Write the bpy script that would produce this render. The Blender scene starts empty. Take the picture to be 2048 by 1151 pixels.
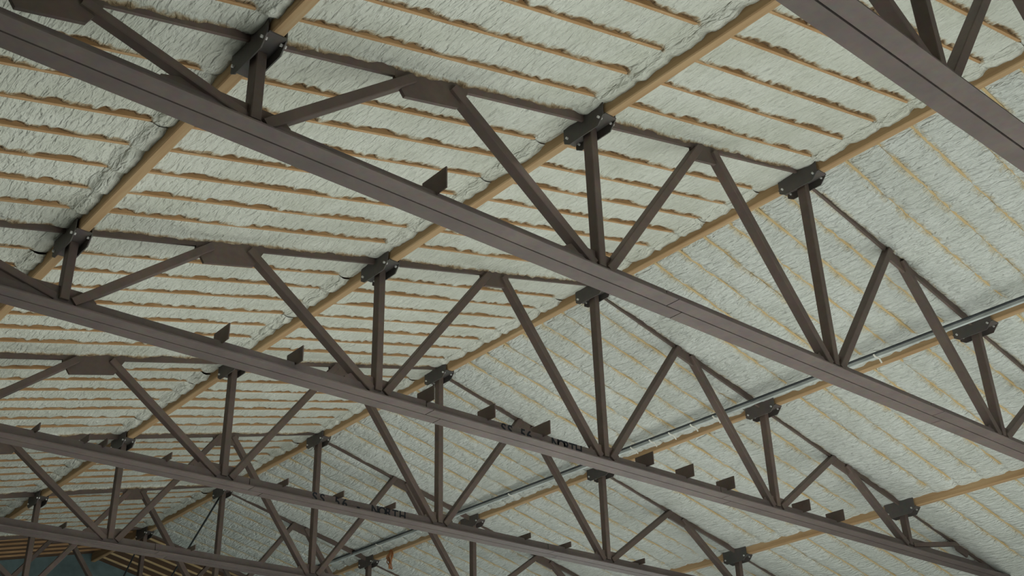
import bpy, bmesh, math, random
from mathutils import Vector, Matrix, noise

random.seed(7)
sc = bpy.context.scene
COL = sc.collection

# ------------------------------------------------------------------ camera
K = 4.0                                   # metres per purlin spacing
def rotframe(y, p, r):
    f = Vector((math.sin(y)*math.cos(p), math.cos(y)*math.cos(p), math.sin(p)))
    rt = Vector((math.cos(y), -math.sin(y), 0))
    up = rt.cross(f)
    return (math.cos(r)*rt + math.sin(r)*up, -math.sin(r)*rt + math.cos(r)*up, f)
CAM = Vector((-2.89157873, -0.86089179, -1.4720503))*K
R_, U_, F_ = rotframe(0.71969954, 0.49428435, -0.02857445)
cd = bpy.data.cameras.new('camera')
cd.sensor_width = 36.0
cd.lens = 36.0*2310.505/2048.0
cd.clip_start = 0.1
cd.clip_end = 500
cam = bpy.data.objects.new('camera', cd)
cam.matrix_world = Matrix(((R_.x, U_.x, -F_.x, CAM.x), (R_.y, U_.y, -F_.y, CAM.y), (R_.z, U_.z, -F_.z, CAM.z), (0, 0, 0, 1)))
COL.objects.link(cam)
sc.camera = cam

def in_view(pts, margin=260):
    xs, ys = [], []
    for p in pts:
        d = Vector(p) - CAM
        z = d.dot(F_)
        if z < 0.3:
            continue
        xs.append(1024 + 2310.5*d.dot(R_)/z)
        ys.append(575.5 - 2310.5*d.dot(U_)/z)
    if not xs:
        return False
    return max(xs) > -margin and min(xs) < 2048+margin and max(ys) > -margin and min(ys) < 1151+margin

# ------------------------------------------------------------------ light
w = bpy.data.worlds.new('overcast_sky')
sc.world = w
w.use_nodes = True
bg = w.node_tree.nodes['Background']
bg.inputs[0].default_value = (0.78, 0.93, 1.0, 1)
bg.inputs[1].default_value = 0.7
sd = bpy.data.lights.new('sun', 'SUN')
sd.energy = 11.0
sd.angle = math.radians(4)
sd.color = (0.93, 0.97, 1.0)
so = bpy.data.objects.new('sun', sd)
so.rotation_euler = (math.radians(80), 0, math.radians(4))
COL.objects.link(so)

vs = sc.view_settings
vs.view_transform = 'Standard'
vs.look = 'None'
vs.exposure = 1.95
vs.gamma = 1.0
vs.use_curve_mapping = False

# ------------------------------------------------------------------ materials
def nodes(name, rough=0.8):
    m = bpy.data.materials.new(name)
    m.use_nodes = True
    nt = m.node_tree
    b = nt.nodes['Principled BSDF']
    b.inputs['Roughness'].default_value = rough
    b.inputs['Specular IOR Level'].default_value = 0.2
    return m, nt, b
def tex(nt, kind, coord, scale=(1, 1, 1), **kw):
    mp = nt.nodes.new('ShaderNodeMapping')
    mp.inputs['Scale'].default_value = scale
    nt.links.new(coord, mp.inputs['Vector'])
    t = nt.nodes.new(kind)
    for k, v in kw.items():
        if k in t.inputs:
            t.inputs[k].default_value = v
        else:
            setattr(t, k, v)
    nt.links.new(mp.outputs[0], t.inputs['Vector'])
    return t
def ramp(nt, src, stops):
    r = nt.nodes.new('ShaderNodeValToRGB')
    e = r.color_ramp.elements
    while len(e) < len(stops):
        e.new(0.5)
    for el, (p, c) in zip(e, stops):
        el.position = p
        el.color = (*c, 1) if len(c) == 3 else c
    nt.links.new(src, r.inputs[0])
    return r
def mix(nt, fac, a, b, mode='MIX'):
    n = nt.nodes.new('ShaderNodeMix')
    n.data_type = 'RGBA'
    n.blend_type = mode
    for sock, v in ((n.inputs[0], fac), (n.inputs[6], a), (n.inputs[7], b)):
        if hasattr(v, 'is_output'):
            nt.links.new(v, sock)
        elif isinstance(v, (int, float)):
            sock.default_value = v
        else:
            sock.default_value = (*v, 1)
    return n.outputs[2]
def math_n(nt, op, a, b=None):
    n = nt.nodes.new('ShaderNodeMath')
    n.operation = op
    for i, v in enumerate((a, b)):
        if v is None:
            continue
        if hasattr(v, 'is_output'):
            nt.links.new(v, n.inputs[i])
        else:
            n.inputs[i].default_value = v
    return n.outputs[0]
def bump(nt, b, h, strength=0.5, dist=0.02, prev=None):
    n = nt.nodes.new('ShaderNodeBump')
    n.inputs['Strength'].default_value = strength
    n.inputs['Distance'].default_value = dist
    nt.links.new(h, n.inputs['Height'])
    if prev is not None:
        nt.links.new(prev, n.inputs['Normal'])
    nt.links.new(n.outputs[0], b.inputs['Normal'])
    return n.outputs[0]
def objc(nt):
    return nt.nodes.new('ShaderNodeTexCoord').outputs['Object']
def worldc(nt):
    return nt.nodes.new('ShaderNodeNewGeometry').outputs['Position']
def objrand(nt):
    return nt.nodes.new('ShaderNodeObjectInfo').outputs['Random']

def steel_mat(name, c1, c2, rough=0.55):
    m, nt, b = nodes(name, rough)
    P = worldc(nt)
    n1 = tex(nt, 'ShaderNodeTexNoise', P, (1.6, 1.6, 1.6), Scale=1.0, Detail=6.0, Roughness=0.65)
    n2 = tex(nt, 'ShaderNodeTexNoise', P, (14, 14, 14), Scale=1.0, Detail=4.0)
    r = ramp(nt, n1.outputs[0], [(0.35, c1), (0.65, c2)])
    c = mix(nt, 0.25, r.outputs[0], n2.outputs['Color'], 'SOFT_LIGHT')
    rnd = objrand(nt)
    c = mix(nt, math_n(nt, 'MULTIPLY', rnd, 0.28), c, tuple(x*0.6 for x in c1))
    nt.links.new(c, b.inputs['Base Color'])
    bump(nt, b, n2.outputs[0], 0.12, 0.01)
    return m
M_STEEL = steel_mat('brown_primed_steel', (0.122, 0.094, 0.080), (0.165, 0.122, 0.100))
M_CHORD = steel_mat('brown_chord_steel', (0.130, 0.106, 0.096), (0.172, 0.138, 0.122))
M_DARK = steel_mat('dark_bracket_steel', (0.105, 0.102, 0.095), (0.145, 0.122, 0.108))

def wood_mat(name, c1, c2, c3, grain_axis='Y', rough=0.75):
    m, nt, b = nodes(name, rough)
    P = worldc(nt)
    s = (0.7, 14, 14) if grain_axis == 'X' else (14, 0.7, 14)
    n1 = tex(nt, 'ShaderNodeTexNoise', P, s, Scale=1.0, Detail=5.0, Roughness=0.6)
    n2 = tex(nt, 'ShaderNodeTexNoise', P, (1.2, 1.2, 1.2), Scale=1.0, Detail=4.0)
    r = ramp(nt, n1.outputs[0], [(0.3, c1), (0.55, c2), (0.75, c3)])
    c = mix(nt, math_n(nt, 'MULTIPLY', n2.outputs[0], 0.45), r.outputs[0], c1)
    c = mix(nt, math_n(nt, 'MULTIPLY', objrand(nt), 0.3), c, c2)
    nt.links.new(c, b.inputs['Base Color'])
    bump(nt, b, n1.outputs[0], 0.2, 0.01)
    return m
M_PURLIN = wood_mat('purlin_timber', (0.38, 0.23, 0.115), (0.50, 0.35, 0.19), (0.58, 0.44, 0.27), 'Y')
M_JOIST = wood_mat('joist_lumber', (0.40, 0.23, 0.105), (0.53, 0.34, 0.17), (0.64, 0.46, 0.27), 'X')
M_JOIST_R = wood_mat('joist_lumber_oversprayed', (0.53, 0.38, 0.18), (0.61, 0.47, 0.25), (0.68, 0.57, 0.35), 'X')
M_SHADE_BOARD = wood_mat('shade_board_wood', (0.12, 0.070, 0.042), (0.155, 0.09, 0.055), (0.19, 0.115, 0.07), 'X')  # brown wood darkened to stand for shade between the bare joists
M_DECK = wood_mat('deck_boards', (0.13, 0.07, 0.035), (0.17, 0.09, 0.045), (0.21, 0.115, 0.06), 'X')

def foam_mat(name, base, base2, stain, dark, edge_gain, relief):
    m, nt, b = nodes(name, 0.9)
    P = worldc(nt)
    at = nt.nodes.new('ShaderNodeAttribute')
    at.attribute_name = 'overspray'
    ov = at.outputs['Fac']
    n1 = tex(nt, 'ShaderNodeTexNoise', P, (1.3, 1.3, 1.3), Scale=1.0, Detail=5.0, Roughness=0.6)
    n2 = tex(nt, 'ShaderNodeTexNoise', P, (9, 16, 9), Scale=1.0, Detail=4.0, Roughness=0.6, Distortion=0.6)
    n3 = tex(nt, 'ShaderNodeTexNoise', P, (18, 5, 18), Scale=1.0, Detail=2.5, Roughness=0.55, Distortion=0.5)
    r = ramp(nt, n1.outputs[0], [(0.35, base2), (0.6, base)])
    k = math_n(nt, 'ADD', ov, math_n(nt, 'MULTIPLY', math_n(nt, 'MULTIPLY', math_n(nt, 'SUBTRACT', n2.outputs[0], 0.5), 1.4*edge_gain), math_n(nt, 'MINIMUM', math_n(nt, 'MULTIPLY', ov, 3.0), 1.0)))
    f1 = ramp(nt, k, [(0.38, (0, 0, 0)), (0.75, (1, 1, 1))])
    f2 = ramp(nt, k, [(0.72, (0, 0, 0)), (1.0, (1, 1, 1))])
    c = mix(nt, math_n(nt, 'MULTIPLY', f1.outputs[0], 0.85), r.outputs[0], stain)
    c = mix(nt, math_n(nt, 'MULTIPLY', f2.outputs[0], 0.9), c, dark)
    nt.links.new(c, b.inputs['Base Color'])
    p = bump(nt, b, n3.outputs[0], 0.85, relief)
    n4 = tex(nt, 'ShaderNodeTexNoise', P, (45, 30, 45), Scale=1.0, Detail=2.0)
    bump(nt, b, n4.outputs[0], 0.5, 0.02, p)
    return m
M_FOAM_L = foam_mat('spray_foam_ragged', (0.69, 0.71, 0.63), (0.61, 0.63, 0.54), (0.38, 0.28, 0.15), (0.17, 0.11, 0.06), 1.0, 0.08)
M_FOAM_R = foam_mat('spray_foam_smooth', (0.67, 0.70, 0.65), (0.61, 0.64, 0.58), (0.60, 0.53, 0.36), (0.48, 0.35, 0.17), 0.8, 0.115)

def plain(name, c, rough=0.6, metal=0.0, var=0.2):
    m, nt, b = nodes(name, rough)
    n = tex(nt, 'ShaderNodeTexNoise', worldc(nt), (3, 3, 3), Scale=1.0, Detail=4.0)
    r = ramp(nt, n.outputs[0], [(0.3, tuple(x*(1-var) for x in c)), (0.7, tuple(min(1, x*(1+var)) for x in c))])
    nt.links.new(r.outputs[0], b.inputs['Base Color'])
    b.inputs['Metallic'].default_value = metal
    return m
M_BOLT = plain('zinc_bolt', (0.75, 0.75, 0.72), 0.35, 0.3)
M_ROD = plain('dark_rod_steel', (0.035, 0.04, 0.04), 0.5)
M_PIPE = plain('dark_conduit', (0.055, 0.062, 0.065), 0.5)
M_RAIL = plain('pale_grey_channel', (0.52, 0.56, 0.54), 0.5)
M_CLIP = plain('white_clip', (0.75, 0.74, 0.66), 0.6)
M_CORD = plain('orange_cord', (0.36, 0.15, 0.06), 0.6)
M_PAINT = plain('dark_stencil_paint', (0.018, 0.02, 0.024), 0.7)
M_WALL = plain('teal_grey_wall', (0.14, 0.20, 0.20), 0.85)
M_WALL2 = plain('white_wall', (0.30, 0.31, 0.31), 0.85)
M_FLOOR = plain('pale_concrete', (0.50, 0.49, 0.45), 0.85, 0, 0.12)

# ------------------------------------------------------------------ helpers
def link(name, me, mat, parent=None, loc=None):
    o = bpy.data.objects.new(name, me)
    COL.objects.link(o)
    if mat is not None and not me.materials:
        me.materials.append(mat)
    if parent is not None:
        o.parent = parent
    if loc is not None:
        o.location = loc
    return o
def mesh(name, verts, faces, smooth=False):
    me = bpy.data.meshes.new(name)
    me.from_pydata([tuple(v) for v in verts], [], faces)
    bm = bmesh.new(); bm.from_mesh(me)
    bmesh.ops.recalc_face_normals(bm, faces=bm.faces)
    bm.to_mesh(me); bm.free()
    if smooth:
        for p in me.polygons:
            p.use_smooth = True
    return me
def boxm(name, x0, x1, y0, y1, z0, z1):
    v = [(x, y, z) for x in (x0, x1) for y in (y0, y1) for z in (z0, z1)]
    f = [(0, 1, 3, 2), (4, 6, 7, 5), (0, 4, 5, 1), (2, 3, 7, 6), (0, 2, 6, 4), (1, 5, 7, 3)]
    return mesh(name, v, f)
def prism(name, poly, axis, a, b):
    """poly: list of 2D points; axis 'Y' (poly in XZ) or 'X' (poly in YZ)"""
    n = len(poly)
    def P(q, t):
        return (q[0], t, q[1]) if axis == 'Y' else (t, q[0], q[1])
    v = [P(q, a) for q in poly] + [P(q, b) for q in poly]
    f = [tuple(range(n)), tuple(range(2*n-1, n-1, -1))] + [(i, (i+1) % n, n+(i+1) % n, n+i) for i in range(n)]
    return mesh(name, v, f)
def sweep(name, prof, p0, p1, nvec, yvec=Vector((0, 1, 0))):
    """extrude a profile (u along nvec, v along yvec) from p0 to p1"""
    n = len(prof)
    v = [p0 + nvec*u + yvec*t for u, t in prof] + [p1 + nvec*u + yvec*t for u, t in prof]
    f = [tuple(range(n)), tuple(range(2*n-1, n-1, -1))] + [(i, (i+1) % n, n+(i+1) % n, n+i) for i in range(n)]
    return mesh(name, v, f)
def cyl(name, p0, p1, r, n=8):
    p0, p1 = Vector(p0), Vector(p1)
    a = (p1-p0).normalized()
    q = a.orthogonal().normalized(); s = a.cross(q)
    ring = [q*math.cos(2*math.pi*i/n)*r + s*math.sin(2*math.pi*i/n)*r for i in range(n)]
    v = [p0+c for c in ring] + [p1+c for c in ring]
    f = [tuple(range(n)), tuple(range(2*n-1, n-1, -1))] + [(i, (i+1) % n, n+(i+1) % n, n+i) for i in range(n)]
    return mesh(name, v, f)
def tag(o, label, cat, group=None, kind=None):
    o['label'] = label
    if cat:
        o['category'] = cat
    if group:
        o['group'] = group
    if kind:
        o['kind'] = kind
    return o

# ------------------------------------------------------------------ layout
XI = {-3: -3.3*K, -2: -2.0121*K, -1: -1.0084*K, 0: 0.0, 1: 1.0024*K, 2: 1.9879*K, 3: 3.3*K}
ZI = {-2: 0.1593*K, -1: 0.4182*K, 0: 0.6582*K, 1: 0.4014*K, 2: 0.1474*K}
ZI[-3] = ZI[-2] + (XI[-3]-XI[-2])*(ZI[-1]-ZI[-2])/(XI[-1]-XI[-2])
ZI[3] = ZI[2] + (XI[3]-XI[2])*(ZI[2]-ZI[1])/(XI[2]-XI[1])
YK = {-1: -1.04*K, 0: -0.038*K, 1: 0.9446*K, 2: 1.9513*K, 3: 2.9532*K, 4: 3.9655*K, 5: 4.973*K, 6: 5.9846*K}
Y_END = 6.79*K
Y_START = -1.04*K
MX = {-2.5: -2.4406*K, -1.5: -1.552*K, -0.5: -0.5117*K, 0.5: 0.51*K, 1.5: 1.5215*K, 2.5: 2.46*K}
FLOOR_Z = -7.5
def zt(x):
    ks = sorted(XI)
    for a, b in zip(ks, ks[1:]):
        if x <= XI[b] or b == ks[-1]:
            return ZI[a] + (x-XI[a])*(ZI[b]-ZI[a])/(XI[b]-XI[a])
def joist_h(i, t):
    """height of the joist underside above the purlin-soffit line, panel i..i+1, t 0..1 along x"""
    if i < 0:
        return 0.20
    return 0.07 + 0.10*t
PURL_W, PURL_D = 0.115, 0.40
JW, JD = 0.037, 0.24

# ------------------------------------------------------------------ setting
fl = link('floor', boxm('floor', -90, 90, -90, 90, FLOOR_Z-0.2, FLOOR_Z), M_FLOOR)
fl['kind'] = 'structure'
wb = link('wall_back', prism('wall_back', [(XI[-3], FLOOR_Z), (XI[3], FLOOR_Z), (XI[3], ZI[3]+0.43), (XI[2], ZI[2]+0.43), (XI[1], ZI[1]+0.43), (0, ZI[0]+0.43), (XI[-1], ZI[-1]+0.46), (XI[-2], ZI[-2]+0.46), (XI[-3], ZI[-3]+0.46)], 'Y', Y_END, Y_END+0.2), M_WALL)
wb['kind'] = 'structure'
# unseen walls shaped for the light: invented openings far right and behind the camera (up to OPEN_Z) let daylight on to the floor
OPEN_Z = FLOOR_Z + 3.6
for nm, me in (('wall_left', boxm('wall_left', XI[-3]-0.27, XI[-3]-0.02, Y_START-1.2, Y_END+0.2, FLOOR_Z, ZI[-3]+0.46)),
               ('wall_right', prism('wall_right', [(Y_START-1.2, FLOOR_Z), (16.5, FLOOR_Z), (16.5, FLOOR_Z+4.6), (26.0, FLOOR_Z+4.6), (26.0, FLOOR_Z), (Y_END+0.2, FLOOR_Z),
                                                   (Y_END+0.2, ZI[3]+0.43), (Y_START-1.2, ZI[3]+0.43)], 'X', XI[3]+0.02, XI[3]+0.27)),
               ('wall_front', prism('wall_front', [(XI[-3], FLOOR_Z), (-6.8, FLOOR_Z), (-6.8, OPEN_Z), (8.5, OPEN_Z), (8.5, FLOOR_Z), (XI[3], FLOOR_Z), (XI[3], ZI[3]+0.43), (0, ZI[0]+0.45), (XI[-3], ZI[-3]+0.46)], 'Y', Y_START-1.2, Y_START-1.0))):
    o = link(nm, me, M_WALL2)
    o['kind'] = 'structure'

def slope_slab(name, ks):
    top, bot = [], []
    for k in ks:
        h = 0.20+JD if k < 0 or ks[0] < 0 else 0.17+JD
        bot.append((XI[k], ZI[k]+h)); top.append((XI[k], ZI[k]+h+0.06))
    return prism(name, bot + top[::-1], 'Y', Y_START-1.2, Y_END+0.2)
ceil = {}
ceil[-1] = link('ceiling_left', slope_slab('ceiling_left', [-3, -2, -1, 0]), M_DECK)
ceil[1] = link('ceiling_right', slope_slab('ceiling_right', [0, 1, 2, 3]), M_DECK)
for o in ceil.values():
    o['kind'] = 'structure'

# joist positions per bay and slope: (y, is_chord)
def dividers(side, k):
    y0 = YK[k]
    y1 = YK.get(k+1, Y_END)
    off = 0.166 if side < 0 else 0.09
    d = [(y0, True)]
    for n in range(7):
        y = y0 + (off + 0.1222*n)*K
        if y < y1 - 0.2:
            d.append((y, False))
    d.append((y1, k+1 in YK))
    return d

def foam_strip(i, y0, y1, e0, e1, seed):
    """foam between two dividers; local origin (0, y0, 0); e0/e1 tell whether that edge is a truss chord"""
    left = i < 0
    xa, xb = XI[i], XI[i+1]
    xa += PURL_W*0.5*0.8; xb -= PURL_W*0.5*0.8
    dist = (Vector(((xa+xb)/2, y0, ZI[i])) - CAM).length
    nu = 150 if dist < 17 else (90 if dist < 23 else 64)
    nv = 14
    wv = y1-y0
    V, OV = [], []
    ts = [0, .03, .07, .13, .2, .3, .4, .5, .6, .7, .8, .87, .93, .97, 1.0]
    nz = noise.noise
    for a in range(nu+1):
        u = a/nu
        x = xa + (xb-xa)*u
        t = (x-XI[i])/(XI[i+1]-XI[i])
        zb = ZI[i] + t*(ZI[i+1]-ZI[i]) + joist_h(i, t)
        # ragged edge profile on either side, varies along the joist
        rag = 0.8*nz((x*2.6, seed*7.7, 1.0)) + 0.7*nz((x*8.0, seed*3.3, 2.0)) + 0.6*nz((x*17.0, seed*1.9, 5.0))
        rag2 = nz((x*3.1, seed*5.1, 9.0)) + 0.6*nz((x*9.0, seed*2.7, 4.0))
        wob = 0.012*nz((x*5, seed*2.2, 7.0))
        for v in ts:
            y = wv*v
            dfe1, dfe0 = wv*(1-v), wv*v
            h = 0.018*nz((x*1.4, (y0+y)*2.2, 0.3)) + 0.010*nz((x*5.0, (y0+y)*6.0, 3.3)) + 0.004*nz((x*13.0, (y0+y)*11.0, 6.1))
            de = xb - x
            q = max(0.0, 1 - de/0.42) if (left or i < 2) else 0.0
            if left:
                k1 = max(0.0, 1 - dfe1/(0.06 if e1 else 0.10))
                k0 = max(0.0, 1 - dfe0/0.05)
                sm = k1*k1*(3-2*k1)
                if e1:
                    rec = -sm*(0.045 + 0.035*rag)
                else:
                    rec = sm*max(-0.006, 0.012 + 0.055*rag)
                h += 0.010 + rec*(1-q) + k0*k0*0.012
                over = (1.05*k1*(1 + 0.4*rag) + 0.2*k0)
                yy = y
            else:
                k1 = max(0.0, 1 - dfe1/0.16)
                k0 = max(0.0, 1 - dfe0/0.16)
                h += -0.036 + k1*k1*(0.040 + 0.012*rag) + k0*k0*(0.040 + 0.012*rag2)
                h += 0.04*max(0.0, 1 - (x-xa)/0.12)
                over = 0.66*max(k1*(1+0.5*rag), k0*(1+0.5*rag2))
                yy = y + (0.010*rag2 if v == 0 else (-0.010*rag if v == 1.0 else 0))
            # foam climbs down on to the purlin face at the upper end of each bay
            if q > 0:
                wob2 = 0.85 + 0.35*nz((y0*3+y*4, seed*1.3, 8.0)) + 0.15*nz((y*14, seed*2.1, 3.0))
                amp = (0.11 if left else 0.07)*(0.6 if (e0 or e1) else 1.0)
                t2 = min(1.0, max(0.0, (0.25 + 0.05*(wob2-0.85) - de)/0.17))
                sm2 = t2*t2*(3-2*t2)
                edge = max(max(0.0, 1 - dfe0/0.07), max(0.0, 1 - dfe1/0.07))
                h = h*(1-sm2) - amp*sm2*min(1.1, wob2)*(1 - 0.45*edge)
                if h < -0.004 and not e0 and v == 0:
                    yy -= JW*0.6
                if h < -0.004 and not e1 and v == 1.0:
                    yy += JW*0.6
                over = max(over*(1-sm2), 0.16*q)
            V.append((x, yy, zb + h))
            OV.append(max(0.0, min(1.0, over)))
    n = len(ts)
    F = [(a*n+b, (a+1)*n+b, (a+1)*n+b+1, a*n+b+1) for a in range(nu) for b in range(n-1)]
    me = bpy.data.meshes.new('foam_strip')
    me.from_pydata(V, [], F)
    at = me.attributes.new('overspray', 'FLOAT', 'POINT')
    at.data.foreach_set('value', OV)
    me.polygons.foreach_set('use_smooth', [True]*len(F))
    return me

FOAM_END = 6
seed = 0
for i in (-3, -2, -1, 0, 1, 2):
    side = -1 if i < 0 else 1
    xa, xb = XI[i]+PURL_W/2, XI[i+1]-PURL_W/2
    ta, tb = (xa-XI[i])/(XI[i+1]-XI[i]), (xb-XI[i])/(XI[i+1]-XI[i])
    za = ZI[i]+ta*(ZI[i+1]-ZI[i])+joist_h(i, ta); zb = ZI[i]+tb*(ZI[i+1]-ZI[i])+joist_h(i, tb)
    jm = prism('roof_joist', [(xa, za), (xb, zb), (xb, zb+JD-0.02), (xa, za+JD-0.02)], 'Y', -JW/2, JW/2)
    jm.materials.append(M_JOIST if side < 0 else M_JOIST_R)
    for k in sorted(YK):
        d = dividers(side, k)
        for (y, ch) in d[1:-1]:
            if in_view([(xa, y, za), (xb, y, zb), ((xa+xb)/2, y, (za+zb)/2)]):
                jo = link('roof_joist', jm, M_JOIST, ceil[side], (0, y, 0))
        if k >= FOAM_END:
            # bare bay before the end wall: boards added between the joists, dark for the shaded joist sides
            for (a, ca), (b, cb) in zip(d, d[1:]):
                if in_view([(xa, a, za), (xb, a, zb), (xa, b, za), (xb, b, zb)]):
                    me = prism('shade_board', [(xa, za+0.045), (xb, zb+0.045), (xb, zb+0.065), (xa, za+0.065)], 'Y', a+JW/2-b, -JW/2)
                    link('shade_board', me, M_SHADE_BOARD, ceil[side], (0, b, 0))
            continue
        for (a, ca), (b, cb) in zip(d, d[1:]):
            seed += 1
            jg = JW/2 if side < 0 else JW/2-0.012
            g0 = 0.012 if ca else jg
            g1 = 0.012 if cb else jg
            if in_view([(xa, a, za), (xb, a, zb), (xa, b, za), (xb, b, zb), ((xa+xb)/2, a, (za+zb)/2)]):
                me = foam_strip(i, a+g0, b-g1, ca, cb, seed*1.37)
                link('foam_strip', me, M_FOAM_L if side < 0 else M_FOAM_R, ceil[side], (0, a+g0, 0))

# ------------------------------------------------------------------ purlins
ORD = {0: 'on the near side of the nearest truss', 1: 'between the first and second trusses', 2: 'between the second and third trusses',
       3: 'between the third and fourth trusses', 4: 'between the fourth and fifth trusses', 5: 'between the fifth and sixth trusses',
       6: 'between the sixth and last trusses', 7: 'between the last truss and the end wall'}
LINE = {-3: 'left eave', -2: 'outer left', -1: 'inner left', 0: 'ridge', 1: 'conduit-side', 2: 'outer right', 3: 'right eave'}
for i in (-3, -2, -1, 0, 1, 2, 3):
    for k in range(-1, 7):
        ya = YK[k] + (0.05 if k in YK else 0)
        yb = YK.get(k+1, Y_END) - 0.05
        dz = 0.04 if i == 1 else 0.0
        zc = ZI[i]+dz
        if not in_view([(XI[i], ya, zc), (XI[i], yb, zc), (XI[i], (ya+yb)/2, zc), (XI[i], ya*.75+yb*.25, zc), (XI[i], ya*.25+yb*.75, zc)], 0):
            continue
        b = 0.012
        hw = PURL_W/2
        prof = [(-hw+b, 0), (hw-b, 0), (hw, b), (hw, PURL_D-dz), (-hw, PURL_D-dz), (-hw, b)]
        me = prism('purlin', [(p[0], p[1]) for p in prof], 'Y', ya, yb)
        o = link('purlin', me, M_PURLIN, None, (XI[i], 0, zc))
        tag(o, f'timber purlin in the {LINE[i]} row, {ORD[k+1]}', 'purlin', 'timber purlins carrying the roof joists')

# ------------------------------------------------------------------ trusses
CW, CT, GAP = 0.185, 0.016, 0.009        # bottom chord angle leg, thickness, half gap
CZ = -0.205                              # underside of the bottom chord
def lprof(s):
    """L of one chord angle: (z offset, y) with the horizontal leg outwards, side s"""
    return [(0, s*GAP), (0, s*CW), (CT, s*CW), (CT, s*(GAP+CT)), (CW, s*(GAP+CT)), (CW, s*GAP)]
def tprof(fw, sd, tf=0.014, ts=0.036):
    """T: flange at u=0 (width fw), stem to u=sd"""
    return [(0, -fw/2), (0, fw/2), (tf, fw/2), (tf, ts/2), (sd, ts/2), (sd, -ts/2), (tf, -ts/2), (tf, -fw/2)]
ZV = Vector((0, 0, 1))
SPLICE = {0: [-1.75*K, 0.9*K], 1: [-0.76*K, 0.54*K], 2: [-0.816*K, 0.643*K], 3: [-0.9*K, 0.62*K], 4: [-0.8*K, 0.6*K], 5: [-0.8*K, 0.6*K], 6: [-0.8*K, 0.6*K]}
TABS = {0: [], 1: [-1.509], 2: [-1.52, -1.275, -0.784, -0.528, -0.278, 0.245, 0.471, 0.714, 1.208, 1.45],
        3: [-1.682, -1.511, -1.446, -1.207, -0.727, -0.475, -0.225, 0.51, 0.756, 1.244], 4: [-1.187, -0.6, 0.5, 0.75], 5: [], 6: []}
TAB_H = {1: 0.20, 2: 0.17, 3: 0.07, 4: 0.06}
GB = {-2: (-0.82, 0.36), -1: (-0.48, 0.24), 0: (-0.30, 0.30), 1: (-0.32, 0.32), 2: (-0.34, 0.75)}
GM = {-2.5: (0.36, 0.19), -1.5: (0.44, 0.22), -0.5: (0.26, 0.17), 0.5: (0.26, 0.16), 1.5: (0.30, 0.16), 2.5: (0.24, 0.14)}
FOOT_Z = -0.02
TLAB = {0: 'brown steel roof truss cutting across the top right corner, nearest of all',
        1: 'brown steel roof truss running from upper left to right edge, second nearest',
        2: 'brown steel roof truss entering at mid left, third nearest',
        3: 'brown steel roof truss with dark SS 56 - NORTH lettering, fourth nearest',
        4: 'brown steel roof truss low at left, just behind the lettered one',
        5: 'dark steel roof truss low at left, second behind the lettered one',
        6: 'dark steel roof truss farthest away, before the bare brown boards'}

# shared small meshes
side_poly = [(-0.31, -0.02), (-0.22, -0.12), (0.23, -0.12), (0.31, -0.07), (0.31, 0.19), (-0.10, 0.19), (-0.10, 0.30), (-0.31, 0.30)]
me_side = prism('side_plate', side_poly, 'X', -0.006, 0.006); me_side.materials.append(M_DARK)
me_seat = boxm('seat_plate', -0.085, 0.085, -0.33, 0.33, -0.016, -0.002); me_seat.materials.append(M_DARK)
me_bolt = cyl('bolt', (-0.03, 0, 0), (0.03, 0, 0), 0.016, 6); me_bolt.materials.append(M_BOLT)

def rprof(a, b, c=0.008):
    x, y = a/2, b/2
    return [(-x+c, -y), (x-c, -y), (x, -y+c), (x, y-c), (x-c, y), (-x+c, y), (-x, y-c), (-x, -y+c)]

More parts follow.
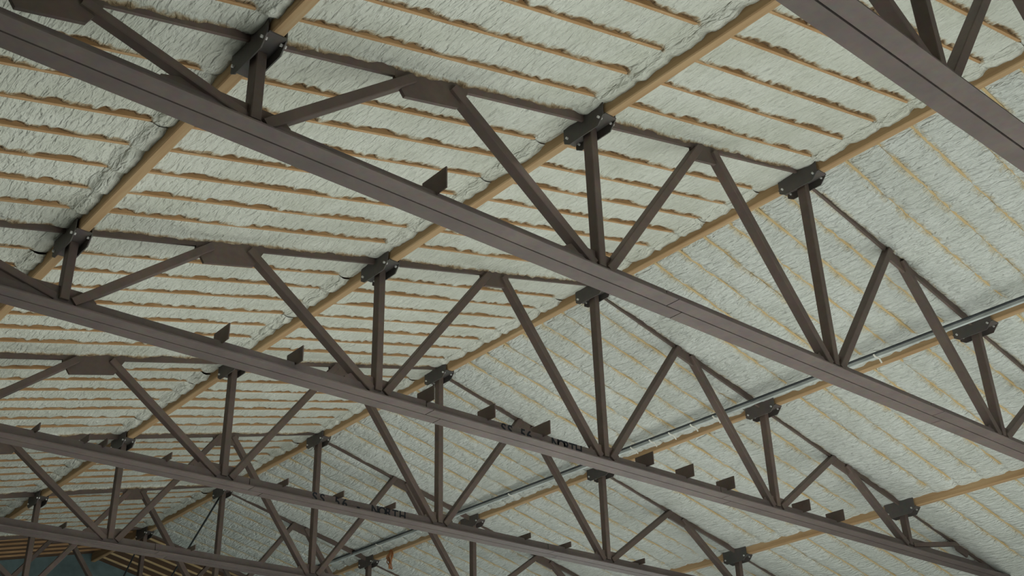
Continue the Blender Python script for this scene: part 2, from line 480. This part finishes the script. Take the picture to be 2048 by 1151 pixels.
for k in range(0, 7):
    Y = YK[k]
    root = bpy.data.objects.new('roof_truss', None)
    COL.objects.link(root)
    root.location = (0, Y, 0)
    tag(root, TLAB[k], 'truss', 'steel roof trusses')
    # bottom chord: two angles back to back, spliced
    xs = [-2.82*K] + SPLICE[k] + [2.82*K]
    for s in (-1, 1):
        for n, (a, b) in enumerate(zip(xs, xs[1:])):
            sh = 0.25 if s > 0 else 0.0
            a2 = a + (sh if n > 0 else 0) + 0.006
            b2 = b + (sh if n < 2 else 0) - 0.006
            me = sweep('bottom_chord_angle', lprof(s), Vector((a2, 0, CZ)), Vector((b2, 0, CZ)), ZV)
            link('bottom_chord_angle', me, M_CHORD, root)
    # top chords: tee, flange up in the foam, stem hanging below it
    for s in (-1, 1):
        dz = 0.135 if s < 0 else 0.045
        pe = Vector((s*2.86*K, 0, zt(s*2.86*K)+dz)); pr = Vector((0, 0, ZI[0]+dz))
        if s > 0:
            pe.z += 0.02
        nrm = Vector((-(pe-pr).z, 0, (pe-pr).x)).normalized()
        if nrm.z < 0:
            nrm = -nrm
        prof = [(0.23-u, v) for u, v in tprof(0.20, 0.23)]
        link('top_chord', sweep('top_chord', prof, pe, pr, nrm), M_STEEL, root)
    # bottom gussets
    for i, (a, b) in GB.items():
        x = XI[i]
        hgt = 0.10 if i in (-2, 2) else 0.12
        poly = [(x+a, CZ+0.02), (x+b, CZ+0.02), (x+b, FOOT_Z+0.02), (x+b*0.75, FOOT_Z+hgt), (x+a*0.72, FOOT_Z+hgt), (x+a, FOOT_Z+0.03)]
        link('gusset_plate', prism('gusset_plate', poly, 'Y', -GAP*0.8, GAP*0.8), M_STEEL, root)
    # top gussets between purlins
    for m, (hw_, dp) in GM.items():
        x = MX[m]
        zl, zr = zt(x-hw_), zt(x+hw_)
        poly = [(x-hw_, zl+0.2), (x+hw_, zr+0.2), (x+hw_, zr+0.08), (x+hw_*0.72, zt(x+hw_*0.72)+0.10-dp), (x-hw_*0.72, zt(x-hw_*0.72)+0.10-dp), (x-hw_, zl+0.08)]
        link('gusset_plate', prism('gusset_plate', poly, 'Y', -0.020, 0.020), M_STEEL, root)
    # verticals
    for i in (-2, -1, 0, 1, 2):
        p, q = Vector((XI[i], 0, FOOT_Z-0.06)), Vector((XI[i], 0, ZI[i]-0.02))
        link('vertical_strut', sweep('vertical_strut', rprof(0.10, 0.13), p, q, Vector((-1, 0, 0))), M_STEEL, root)
    # diagonals
    for i in (-2, -1, 0, 1, 2):
        for dirn in (-1, 1):
            m = i + 0.5*dirn
            hw_, dp = GM[m]
            ft = Vector((XI[i]+dirn*0.14, 0, FOOT_Z-0.03))
            tp = Vector((MX[m]-dirn*hw_*0.55, 0, zt(MX[m]-dirn*hw_*0.55)+0.10))
            d = (tp-ft).normalized()
            nrm = Vector((-d.z, 0, d.x))
            if nrm.z > 0:
                nrm = -nrm                      # u runs down, flange on the upper side
            prof = rprof(0.10, 0.13) if abs(m) < 2 else rprof(0.085, 0.11)
            link('diagonal_strut', sweep('diagonal_strut', prof, ft - d*0.05, tp, nrm), M_STEEL, root)
    # purlin hangers
    for i in (-2, -1, 0, 1, 2):
        h = link('purlin_hanger', me_seat, M_DARK, root, (XI[i], 0, ZI[i]+(0.04 if i == 1 else 0)))
        for s in (-1, 1):
            link('side_plate', me_side, M_DARK, h, (s*0.092, 0, 0))
            for yb in (-0.25, 0.25):
                link('bolt', me_bolt, M_BOLT, h, (s*0.092, yb, -0.03))
    # stiffener tabs on the bottom chord
    th = TAB_H.get(k, 0.1)
    for x in TABS[k]:
        X = (x-0.03)*K
        link('stiffener_tab', prism('stiffener_tab', [(-CW, FOOT_Z-0.03), (-0.03, FOOT_Z-0.03), (-0.03, FOOT_Z), (0.03, FOOT_Z), (0.03, CZ+CT), (CW, CZ+CT), (CW, FOOT_Z+th), (-CW, FOOT_Z+th)], 'X', X-0.007, X+0.007), M_STEEL, root)
    if k in (2, 3):
        L = 1.80 if k == 3 else 1.5
        x0 = (-0.625 if k == 3 else -0.5)*K
        body = 'SS 56 - NORTH'
        for n, chx in enumerate(body):
            if chx == ' ':
                continue
            cu = bpy.data.curves.new('lettering', 'FONT')
            cu.body = chx
            cu.size = 0.20
            cu.offset = 0.004
            cu.extrude = 0.001
            to = bpy.data.objects.new('lettering', cu)
            COL.objects.link(to)
            bpy.context.view_layer.update()
            me = bpy.data.meshes.new_from_object(to.evaluated_get(bpy.context.evaluated_depsgraph_get()))
            bpy.data.objects.remove(to)
            o = link('painted_letter', me, M_PAINT, root)
            o.rotation_euler = (math.pi/2, 0, 0)
            o.location = (x0 + L*n/len(body), -GAP-CT-0.002, CZ+0.045)
            o['label'] = f'dark stencilled character {chx}'

# ------------------------------------------------------------------ sway rods
for k, nm in ((5, 'thin dark brace rod from the ridge hanger of the sixth truss'), (6, 'thin dark brace rod before the end wall, from the farthest ridge hanger')):
    p = (0.0, YK[k]+0.1, ZI[0]-0.05)
    q = (0.0, YK.get(k+1, Y_END-0.3), 0.0)
    tag(link('sway_rod', cyl('sway_rod', p, q, 0.022, 8), M_ROD), nm, 'rod', 'diagonal brace rods')

# ------------------------------------------------------------------ conduit along the right inner purlin
root = bpy.data.objects.new('conduit_run', None)
COL.objects.link(root)
cx = 0.885*K
cz = (0.4005 - 0.0122*1.09)*K
root.location = (cx, 0, cz)
root.rotation_euler = (0.0122, 0, 0)
tag(root, 'long grey conduit and pale channel running beside the right purlin', 'conduit')
ya, yb = -0.6*K, 5.9*K
link('dark_pipe', cyl('dark_pipe', (-0.022, ya, 0.022), (-0.022, yb, 0.022), 0.020, 12), M_PIPE, root)
link('pale_channel', prism('pale_channel', [(-0.005, -0.036), (0.045, -0.036), (0.045, -0.028), (0.003, -0.028), (0.003, 0.005), (-0.005, 0.005)], 'Y', ya, yb), M_RAIL, root)
me_clip = prism('clip', [(-0.09, -0.02), (-0.06, -0.05), (0.06, -0.05), (0.11, -0.11), (0.115, -0.10), (0.065, -0.035), (-0.055, -0.035), (-0.08, -0.012)], 'Y', -0.012, 0.012)
me_clip.materials.append(M_CLIP)
for y in (0.4, 1.3, 2.12, 2.25, 2.38, 2.5, 2.62, 2.8, 3.5, 4.2, 4.7):
    link('clip', me_clip, M_CLIP, root, (0, y*K, 0))

# ------------------------------------------------------------------ orange cord hanging from the purlin
V, F = [], []
cp = Vector((XI[1]-0.16, 4.69*K, ZI[1]+0.02))
bm = bmesh.new()
cuv = bpy.data.curves.new('cord', 'CURVE'); cuv.dimensions = '3D'; cuv.bevel_depth = 0.013; cuv.bevel_resolution = 1
sp = cuv.splines.new('POLY'); pts = []
for n in range(60):
    a = n/59*math.pi*8
    rr = 0.10*(0.6+0.4*math.sin(n*1.3))
    pts.append(cp + Vector((rr*0.5*math.sin(a*1.3), rr*math.cos(a), -0.17 + 0.20*math.sin(a) - 0.04*math.cos(n))))
sp.points.add(len(pts)-1)
for q, p in zip(sp.points, pts):
    q.co = (*p, 1)
to = bpy.data.objects.new('cord', cuv); COL.objects.link(to)
bpy.context.view_layer.update()
me = bpy.data.meshes.new_from_object(to.evaluated_get(bpy.context.evaluated_depsgraph_get()))
bpy.data.objects.remove(to); bm.free()
tag(link('orange_cord', me, M_CORD), 'small tangle of orange cord hanging from the right purlin', 'cord')
